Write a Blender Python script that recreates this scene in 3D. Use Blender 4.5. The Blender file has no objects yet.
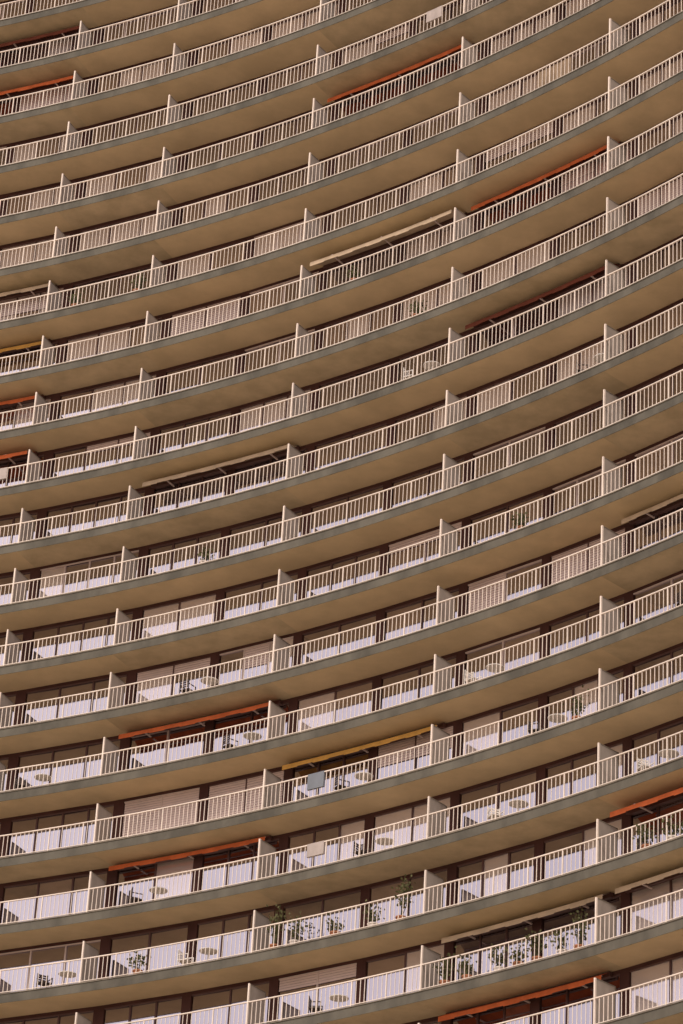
import bpy, math, random
from mathutils import Matrix, Vector
random.seed(23)
CX,CY,R=-48.7,41.0,79.2
H=2.8; DEPTH=1.5; T=0.33
CAMZ=1.7
def zrow(k): return CAMZ+80.43-1.0-H*k      # slab top of row k
def P(a,r,z):
    t=math.radians(a); return (CX+r*math.cos(t),CY+r*math.sin(t),z)
DEG=math.degrees(1/R)   # degrees per metre
K0,K1=-8,27
divs=[63.3+5.5*i for i in range(7,0,-1)]+[63.3,59.6,54.1,48.6,43.1,37.6,32.1,26.6,21.1]
AMAX,AMIN=divs[0],divs[-1]

# ---------- materials
def mat(name,col,rough=.7,noise=.0,scale=3.,spec=.3,metal=0,col2=None,zs=.5):
    m=bpy.data.materials.new(name); m.use_nodes=True
    nt=m.node_tree; b=nt.nodes['Principled BSDF']
    b.inputs['Roughness'].default_value=rough
    b.inputs['Specular IOR Level'].default_value=spec
    b.inputs['Metallic'].default_value=metal
    b.inputs['Base Color'].default_value=(*col,1)
    if noise>0:
        tc=nt.nodes.new('ShaderNodeTexCoord'); n=nt.nodes.new('ShaderNodeTexNoise')
        n.inputs['Scale'].default_value=scale; n.inputs['Detail'].default_value=6; n.inputs['Roughness'].default_value=.6
        mp=nt.nodes.new('ShaderNodeMapping'); mp.inputs['Scale'].default_value=(1,1,zs)
        nt.links.new(tc.outputs['Object'],mp.inputs[0]); nt.links.new(mp.outputs[0],n.inputs['Vector'])
        r=nt.nodes.new('ShaderNodeValToRGB')
        c2=col2 or tuple(c*(1-noise) for c in col)
        r.color_ramp.elements[0].position=.36; r.color_ramp.elements[0].color=(*c2,1)
        r.color_ramp.elements[1].position=.64; r.color_ramp.elements[1].color=(*col,1)
        nt.links.new(n.outputs['Fac'],r.inputs[0]); nt.links.new(r.outputs[0],b.inputs['Base Color'])
    return m
M_soffit=mat('soffit_paint',(.63,.495,.305),.85,.16,.7,.1)
M_soffit2=mat('soffit_paint_weathered',(.58,.465,.295),.85,.24,.9,.1)
M_fascia=mat('fascia_greygreen',(.135,.125,.10),.7,.4,.9,.2)
M_cope=mat('slab_lip',(.25,.215,.17),.7,.4,1.5,.2)
M_floor=mat('balcony_floor',(.32,.26,.20),.85,.2,2,.1)
M_rail=mat('rail_paint',(.82,.715,.62),.45,.16,.9,.4)
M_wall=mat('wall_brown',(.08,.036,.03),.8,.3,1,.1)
M_frame=mat('window_frame',(.10,.05,.043),.5)
M_framew=mat('window_frame_light',(.55,.45,.41),.5)
M_div=mat('divider_panel',(.40,.35,.305),.5,.25,1.5,.3)
M_conc=mat('concrete',(.35,.3,.24),.85,.2,.5,.1)
M_orange=mat('awning_orange',(.56,.14,.05),.85,.25,2,.05)
M_yellow=mat('awning_yellow',(.60,.34,.09),.85,.2,2,.05)
M_beige=mat('awning_beige',(.56,.44,.31),.85,.2,2,.05)
M_brownaw=mat('awning_brown',(.17,.055,.035),.85,.2,2,.05)
M_ground=mat('paving',(.48,.40,.30),.9,.2,.05,.1)
M_shut=mat('roller_shutter',(.66,.53,.49),.6,.1,1,.2)
M_leaf=mat('leaf',(.12,.12,.05),.7,.5,6,.2)
M_pot=mat('terracotta',(.45,.2,.11),.8,.2,5,.1)
M_potw=mat('pot_white',(.7,.65,.6),.6)
M_plastic=mat('chair_white',(.75,.72,.68),.4)
M_dark=mat('chair_dark',(.05,.035,.03),.5)
M_cane=mat('cane_screen',(.30,.22,.15),.9,.3,4,.1)
M_cloth=mat('cloth_screen',(.46,.40,.37),.9,.25,2,.1)
M_blue=mat('towel_blue',(.20,.22,.25),.9,.15,2,.1)
M_red=mat('towel_red',(.30,.09,.06),.9,.15,2,.1)
def glass(name,base,refl):
    m=bpy.data.materials.new(name); m.use_nodes=True; nt=m.node_tree
    b=nt.nodes['Principled BSDF']; b.inputs['Base Color'].default_value=(*base,1); b.inputs['Roughness'].default_value=.6
    b.inputs['Specular IOR Level'].default_value=0
    g=nt.nodes.new('ShaderNodeBsdfGlossy'); g.inputs['Roughness'].default_value=.05; g.inputs['Color'].default_value=(.95,.90,1,1)
    fr=nt.nodes.new('ShaderNodeFresnel'); fr.inputs['IOR'].default_value=1.5
    ad=nt.nodes.new('ShaderNodeMath'); ad.operation='ADD'; ad.inputs[1].default_value=refl; ad.use_clamp=True
    mx=nt.nodes.new('ShaderNodeMixShader')
    nt.links.new(fr.outputs[0],ad.inputs[0]); nt.links.new(ad.outputs[0],mx.inputs[0])
    nt.links.new(b.outputs[0],mx.inputs[1]); nt.links.new(g.outputs[0],mx.inputs[2])
    nt.links.new(mx.outputs[0],nt.nodes['Material Output'].inputs[0]); return m
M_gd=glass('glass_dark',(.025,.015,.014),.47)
M_gm=glass('glass_interior',(.12,.08,.065),.46)
M_gc=glass('glass_curtain',(.58,.50,.46),.40)

class MB:
    def __init__(s): s.v=[];s.f=[];s.m=[];s.mats=[]
    def mi(s,m):
        if m not in s.mats: s.mats.append(m)
        return s.mats.index(m)
    def quad(s,a,b,c,d,m):
        n=len(s.v); s.v+=[a,b,c,d]; s.f.append((n,n+1,n+2,n+3)); s.m.append(s.mi(m))
    def hexa(s,p,m,faces=None):
        n=len(s.v); s.v+=p; k=s.mi(m)
        F=[(0,3,2,1),(4,5,6,7),(0,1,5,4),(1,2,6,5),(2,3,7,6),(3,0,4,7)]
        for i,f in enumerate(F):
            if faces and i not in faces: continue
            s.f.append(tuple(n+x for x in f)); s.m.append(k)
    def pbox(s,a0,a1,r0,r1,z0,z1,m,faces=None):
        s.hexa([P(a0,r0,z0),P(a1,r0,z0),P(a1,r1,z0),P(a0,r1,z0),P(a0,r0,z1),P(a1,r0,z1),P(a1,r1,z1),P(a0,r1,z1)],m,faces)
    def arc(s,a0,a1,r0,r1,z0,z1,m,step=.55):
        n=max(1,int(math.ceil(abs(a1-a0)/step)))
        for i in range(n):
            b0=a0+(a1-a0)*i/n;b1=a0+(a1-a0)*(i+1)/n
            fs=[0,1,2,4]
            if i==0: fs.append(5)
            if i==n-1: fs.append(3)
            s.pbox(b0,b1,r0,r1,z0,z1,m,fs)
    def build(s,name,parent=None):
        me=bpy.data.meshes.new(name); me.from_pydata(s.v,[],s.f)
        for m in s.mats: me.materials.append(m)
        me.polygons.foreach_set('material_index',s.m); me.update()
        o=bpy.data.objects.new(name,me); bpy.context.collection.objects.link(o)
        if parent: o.parent=parent
        return o
tower=bpy.data.objects.new('curved_apartment_tower',None); bpy.context.collection.objects.link(tower)

slabs=MB(); rails=MB(); dv=MB(); walls=MB(); win=MB(); scr=MB()
seg=.55
def arcstrip(mb,a0,a1,z,r0,r1,m,z2=None):
    n=int(math.ceil((a0-a1)/seg))
    for i in range(n):
        b0=a0+(a1-a0)*i/n;b1=a0+(a1-a0)*(i+1)/n
        if z2 is None: mb.quad(P(b0,r0,z),P(b1,r0,z),P(b1,r1,z),P(b0,r1,z),m)
        else: mb.quad(P(b0,r0,z),P(b1,r0,z),P(b1,r0,z2),P(b0,r0,z2),m)
WR=R+DEPTH
for k in range(K0,K1+1):
    z=zrow(k)
    for i in range(len(divs)-1):
        arcstrip(slabs,divs[i],divs[i+1],z-T,R,WR+.02,M_soffit if random.random()<.7 else M_soffit2)
    arcstrip(slabs,AMAX,AMIN,z,R,WR+.02,M_floor)
    arcstrip(slabs,AMAX,AMIN,z-T,R,R,M_fascia,z)
    slabs.arc(AMAX,AMIN,R-.03,R+.05,z+.004,z+.04,M_cope)
    slabs.arc(AMAX,AMIN,R-.02,R-.002,z-T-.02,z-T+.02,M_fascia)
    rr=R+.06
    rails.arc(AMAX,AMIN,rr-.028,rr+.028,z+.98,z+1.02,M_rail,1.1)
    rails.arc(AMAX,AMIN,rr-.015,rr+.015,z+.10,z+.125,M_rail,1.1)
    for i in range(len(divs)-1):
        a0,a1=divs[i],divs[i+1]
        L=(a0-a1)/DEG; nb=int(round(L/.19)); per=8
        for j in range(1,nb):
            a=a0+(a1-a0)*j/nb
            post=(j%per==0)
            w=.021 if post else .0105
            zz0=z+.05 if post else z+.10
            rails.pbox(a+w*DEG,a-w*DEG,rr-w,rr+w,zz0,z+.98,M_rail,[2,3,4,5])
        x=random.random()
        if x<.035:
            arc_m=random.choice([M_cane,M_cloth])
            s0=random.choice([0,.5,.75]);s1=min(1,s0+random.choice([.25,.5]))
            scr.arc(a0+(a1-a0)*s0-.1*DEG,a0+(a1-a0)*s1+.1*DEG,rr+.04,rr+.05,z+.12,z+.93,arc_m)
        elif x<.055:
            s0=random.uniform(.1,.85)
            aa=a0+(a1-a0)*s0; wd=random.uniform(.4,.8)
            scr.pbox(aa,aa-wd*DEG,rr-.045,rr+.045,z+random.uniform(.4,.6),z+1.03,random.choice([M_cloth,M_blue,M_cloth,M_red]))
    for a in divs:
        dd=R+1.0
        dv.pbox(a+.02*DEG,a-.02*DEG,R+.09,dd,z+.06,z+1.66,M_div)
        dv.pbox(a+.03*DEG,a-.03*DEG,R+.02,R+.09,z+.05,z+1.70,M_rail)
        dv.pbox(a+.03*DEG,a-.03*DEG,R+.09,dd,z+1.66,z+1.70,M_cope)
        dv.pbox(a+.03*DEG,a-.03*DEG,dd,dd+.05,z+.0,z+1.70,M_cope)
    zc=z+H-T
    pc=.40 if k<7 else .09
    for i in range(len(divs)-1):
        a0,a1=divs[i],divs[i+1]; L=(a0-a1)/DEG
        def ang(s): return a0-s*DEG
        narrow=L<6
        segs=[(.2,L/2-.2),(L/2+.2,L-.2)] if not narrow else [(.25,L-.25)]
        n=4
        for q in range(n):
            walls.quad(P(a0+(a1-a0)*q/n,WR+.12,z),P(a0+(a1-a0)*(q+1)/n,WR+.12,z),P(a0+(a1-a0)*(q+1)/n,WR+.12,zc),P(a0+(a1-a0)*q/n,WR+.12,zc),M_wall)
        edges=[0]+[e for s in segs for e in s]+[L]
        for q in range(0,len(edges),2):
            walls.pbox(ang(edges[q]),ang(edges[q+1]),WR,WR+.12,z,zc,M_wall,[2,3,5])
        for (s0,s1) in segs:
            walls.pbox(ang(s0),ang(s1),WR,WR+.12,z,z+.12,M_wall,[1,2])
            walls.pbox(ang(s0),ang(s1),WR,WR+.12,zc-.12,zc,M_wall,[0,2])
            zb,zt=z+.12,zc-.12
            npn=random.choice([2,2,3]) if not narrow else random.choice([3,4]); w=(s1-s0)/npn
            fm=M_framew if random.random()<.15 else M_frame
            mode=random.random()
            special=(k==12 and abs(a0-59.6)<.01)
            shm=random.random(); dzz=random.choice([.4,.6,.9,1.3,1.8])
            for p in range(npn):
                u0=s0+w*p;u1=u0+w
                b0,b1=ang(u0+.03),ang(u1-.03)
                g=M_gd; x=random.random()
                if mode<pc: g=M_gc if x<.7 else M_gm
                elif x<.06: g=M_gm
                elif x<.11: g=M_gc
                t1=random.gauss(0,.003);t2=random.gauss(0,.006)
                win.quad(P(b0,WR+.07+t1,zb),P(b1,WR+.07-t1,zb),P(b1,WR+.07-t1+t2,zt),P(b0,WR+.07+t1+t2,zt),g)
                if p: win.pbox(ang(u0-.03),ang(u0+.03),WR+.02,WR+.075,zb,zt,fm,[2,3,5])
                if shm<.09 and random.random()<.75 or special:
                    dz=dzz if not special else 2.1
                    nsl=int(dz/.1)
                    for q in range(nsl):
                        zt2=zt-q*.1
                        win.quad(P(b0,WR+.03,zt2-.098),P(b1,WR+.03,zt2-.098),P(b1,WR+.045,zt2),P(b0,WR+.045,zt2),M_shut)
            win.pbox(ang(s0),ang(s1),WR+.018,WR+.078,zb,zb+.05,fm,[1,2])
            win.pbox(ang(s0),ang(s1),WR+.018,WR+.078,zt-.05,zt,fm,[0,2])
slabs.build('floor_slabs',tower); rails.build('balcony_railings',tower); dv.build('balcony_dividers',tower)
walls.build('facade_walls',tower); win.build('windows',tower); scr.build('rail_screens',tower)
body=MB()
ztop=zrow(K0)+H
body.arc(AMAX,AMIN,R-.05,R+14,ztop-T,ztop+1.2,M_conc,2)
zb=zrow(K1)
body.arc(AMAX,AMIN,WR+.14,R+14,0,ztop-T-.01,M_conc,2)
for a in divs: body.pbox(a+.5,a-.5,R+.2,R+1.2,0,zb-T-.03,M_conc)
body.build('building_core',tower)

g=MB(); S=4000
g.quad((-S,-S,0),(S,-S,0),(S,S,0),(-S,S,0),M_ground); g.build('ground')

def awning(aL,aR,k,m,out=.55,drop=.22):
    mb=MB(); z=zrow(k)-T
    a0=aL-.12*DEG; a1=aR+.5*DEG
    mb.arc(a0,a1,WR-.16,WR-.02,z-.20,z-.03,M_frame)
    n=10
    r1=WR-.16-out
    for i in range(n):
        b0=a0+(a1-a0)*i/n;b1=a0+(a1-a0)*(i+1)/n
        mb.quad(P(b0,r1,z-.10-drop),P(b1,r1,z-.10-drop),P(b1,WR-.15,z-.06),P(b0,WR-.15,z-.06),m)
        w=.03 if i%2 else .0
        mb.quad(P(b0,r1-.012,z-.10-drop-.18+w),P(b1,r1-.012,z-.10-drop-.18+w),P(b1,r1-.012,z-.09-drop),P(b0,r1-.012,z-.09-drop),m)
    mb.arc(a0,a1,r1-.01,r1+.03,z-.13-drop,z-.10-drop,M_framew)
    for s in (.15,.5,.85):
        b=a0+(a1-a0)*s
        mb.pbox(b+.03*DEG,b-.03*DEG,r1+.02,WR-.03,z-.24-drop*.5,z-.20-drop*.5,M_framew)
    mb.build('awning')
D={'F':68.8,'E':63.3,'D':59.6,'A':54.1,'B':48.6,'C':43.1,'G':37.6}
for l,r,k,m,o,d in [('D','A',10,M_orange,.5,.25),('A','B',11,M_yellow,.4,.2),('D','A',12,M_orange,.3,.1),('A','B',3,M_beige,.9,.35),
    ('B','C',3,M_orange,.45,.22),('A','B',0,M_orange,.5,.25),('B','C',15,M_orange,.4,.2),('C','G',13,M_orange,.8,.3),('B','C',14,M_beige,.4,.15),
    ('F','E',-2,M_orange,.6,.3),('F','E',-3,M_brownaw,.5,.2),('F','E',4,M_orange,.4,.2),('F','E',5,M_orange,.7,.3),('F','E',2,M_beige,.5,.2),
    ('F','E',3,M_yellow,.3,.2),('D','A',6,M_beige,.6,.2),('B','C',5,M_brownaw,.5,.2),('C','G',9,M_beige,.4,.1),('C','G',14,M_beige,.5,.15)]:
    awning(D[l],D[r],k,m,o,d)

def plant(a,k,r,hh=1.0,spread=.35,n=200,pm=M_pot,name='potted_plant'):
    mb=MB(); z=zrow(k)+.004; c=P(a,r,z)
    N=10
    prof=[(.0,.13),(.26,.18),(.26,.2),(.31,.2)]
    for (h0,r0),(h1,r1) in zip(prof,prof[1:]):
        for i in range(N):
            t0,t1=2*math.pi*i/N,2*math.pi*(i+1)/N
            mb.quad((c[0]+r0*math.cos(t0),c[1]+r0*math.sin(t0),c[2]+h0),(c[0]+r0*math.cos(t1),c[1]+r0*math.sin(t1),c[2]+h0),
                    (c[0]+r1*math.cos(t1),c[1]+r1*math.sin(t1),c[2]+h1),(c[0]+r1*math.cos(t0),c[1]+r1*math.sin(t0),c[2]+h1),pm)
    tips=[]
    for s in range(6):
        t=random.uniform(0,6.28);e=(c[0]+spread*.8*math.cos(t),c[1]+spread*.8*math.sin(t),c[2]+hh*random.uniform(.7,1.05)); tips.append(Vector(e))
        mb.hexa([(c[0]-.015,c[1]-.015,c[2]+.2),(c[0]+.015,c[1]-.015,c[2]+.2),(c[0]+.015,c[1]+.015,c[2]+.2),(c[0]-.015,c[1]+.015,c[2]+.2),
                 (e[0]-.006,e[1]-.006,e[2]),(e[0]+.006,e[1]-.006,e[2]),(e[0]+.006,e[1]+.006,e[2]),(e[0]-.006,e[1]+.006,e[2])],M_leaf)
    base=Vector((c[0],c[1],c[2]+.25))
    for s in range(n):
        tp=random.choice(tips); u=random.uniform(.35,1.05); sg=.07+.05*u
        p=base.lerp(tp,u)+Vector((random.gauss(0,sg),random.gauss(0,sg),random.gauss(0,sg)))
        d=Vector((random.gauss(0,1),random.gauss(0,1),random.gauss(.3,.7))).normalized(); e=d.cross(Vector((random.random(),random.random(),.3))).normalized()
        l=.12;w=.045
        mb.quad(tuple(p),tuple(p+d*l*.5+e*w),tuple(p+d*l),tuple(p+d*l*.5-e*w),M_leaf)
    mb.build(name)
for a,k,h,s,pm in [(53.55,14,1.9,.35,M_pot),(52.9,14,1.1,.25,M_potw),(49.5,14,1.7,.4,M_pot),(50.4,14,.9,.25,M_potw),(51.6,14,.8,.25,M_pot),
    (48.0,15,1.3,.25,M_pot),(47.3,15,1.0,.25,M_pot),(46.3,15,1.0,.25,M_potw),(45.7,15,.8,.2,M_pot),(45.1,15,1.3,.3,M_pot),(44.3,15,.9,.25,M_potw),(43.8,15,1.4,.3,M_pot),
    (52.3,4,.9,.25,M_pot),(41.7,14,1.0,.3,M_pot),(40.9,14,.8,.3,M_potw),(62.4,3,1.0,.25,M_pot),(56.9,8,.8,.25,M_potw),(46.0,9,.9,.25,M_pot),
    (60.2,3,1.1,.25,M_pot),(50.0,5,.9,.25,M_pot),(44.0,12,1.2,.25,M_pot),(57.9,14,1.0,.25,M_pot)]:
    plant(a,k,R+.34,h,s,n=130,pm=pm)

def chair(a,k,r,rot,m):
    mb=MB()
    def bx(x0,x1,y0,y1,z0,z1): mb.hexa([(x0,y0,z0),(x1,y0,z0),(x1,y1,z0),(x0,y1,z0),(x0,y0,z1),(x1,y0,z1),(x1,y1,z1),(x0,y1,z1)],m)
    for x in(-.22,.19):
        for y in(-.22,.19): bx(x,x+.03,y,y+.03,0,.43 if y<0 else .88)
    bx(-.23,.23,-.23,.22,.43,.46)
    for i in range(4): bx(-.19,.19,.195,.212,.52+.09*i,.58+.09*i)
    for x in(-.24,.21): bx(x,x+.03,-.22,.2,.64,.67); bx(x,x+.03,-.22,-.19,.46,.64)
    o=mb.build('balcony_chair'); o.location=P(a,r,zrow(k)+.004); o.rotation_euler=(0,0,rot)
def table(a,k,r,m):
    mb=MB();N=16
    for i in range(N):
        t0,t1=2*math.pi*i/N,2*math.pi*(i+1)/N
        for z in(.70,.73): mb.quad((0,0,z),(.35*math.cos(t0),.35*math.sin(t0),z),(.35*math.cos(t1),.35*math.sin(t1),z),(0,0,z),m)
        mb.quad((.35*math.cos(t0),.35*math.sin(t0),.7),(.35*math.cos(t1),.35*math.sin(t1),.7),(.35*math.cos(t1),.35*math.sin(t1),.73),(.35*math.cos(t0),.35*math.sin(t0),.73),m)
        mb.quad((.025*math.cos(t0),.025*math.sin(t0),.03),(.025*math.cos(t1),.025*math.sin(t1),.03),(.025*math.cos(t1),.025*math.sin(t1),.7),(.025*math.cos(t0),.025*math.sin(t0),.7),m)
        mb.quad((.2*math.cos(t0),.2*math.sin(t0),.0),(.2*math.cos(t1),.2*math.sin(t1),.0),(.025*math.cos(t1),.025*math.sin(t1),.04),(.025*math.cos(t0),.025*math.sin(t0),.04),m)
    o=mb.build('balcony_table'); o.location=P(a,r,zrow(k)+.004)
for a,k,r in [(51.8,12,2.0),(61.0,14,.5),(45.5,12,1.2),(57.2,10,2.5),(50.2,6,1.0),(46.7,13,.3),(40.7,11,2),(56.5,14,1.1),(58.3,13,1.9),(51.0,13,.9),(62.5,11,.2),(44.2,7,1.5),
    (52.2,15,1.4),(41.9,13,.4),(55.6,11,2.2),(47.6,11,.8)]:
    chair(a,k,R+.55,r,random.choice([M_plastic,M_dark,M_dark])); table(a-.7,k,R+.6,M_plastic)

th,ro=.5084,.0626
v=Vector((0,-math.sin(th),math.cos(th)));u=Vector((1,0,0));f=Vector((0,math.cos(th),math.sin(th)))
right=u*math.cos(ro)+v*math.sin(ro); up=v*math.cos(ro)-u*math.sin(ro)
cam=bpy.data.cameras.new('camera'); co=bpy.data.objects.new('camera',cam); bpy.context.collection.objects.link(co)
M=Matrix((right,up,-f)).transposed().to_4x4(); M.translation=Vector((0,0,CAMZ)); co.matrix_world=M
cam.sensor_fit='VERTICAL'; cam.sensor_height=24; cam.lens=3104.2/1024*24; cam.clip_end=6000; cam.clip_start=.5
bpy.context.scene.camera=co

sd=Vector((-.45,-.9,.0)).normalized(); el=math.radians(46)
d=Vector((sd.x*math.cos(el),sd.y*math.cos(el),math.sin(el)))
L=bpy.data.lights.new('sun','SUN'); L.energy=1.5; L.angle=math.radians(12); L.color=(1,.88,.73)
lo=bpy.data.objects.new('sun',L); lo.rotation_euler=d.to_track_quat('Z','Y').to_euler(); bpy.context.collection.objects.link(lo)
w=bpy.data.worlds.new('World'); bpy.context.scene.world=w; w.use_nodes=True; nt=w.node_tree
s=nt.nodes.new('ShaderNodeTexSky'); s.sky_type='NISHITA'; s.sun_disc=False; s.sun_elevation=el
s.sun_rotation=math.atan2(d.x,d.y); s.dust_density=8; s.air_density=1.0; s.ozone_density=1
mx=nt.nodes.new('ShaderNodeMix'); mx.data_type='RGBA'; mx.inputs['Factor'].default_value=.65
mx.inputs['B'].default_value=(8.8,7.7,8.0,1)   # thin bright cloud veil
nt.links.new(s.outputs[0],mx.inputs['A'])
nt.links.new(mx.outputs['Result'],nt.nodes['Background'].inputs[0]); nt.nodes['Background'].inputs[1].default_value=.15
sc=bpy.context.scene; sc.view_settings.view_transform='Standard'; sc.view_settings.look='None'; sc.view_settings.exposure=0
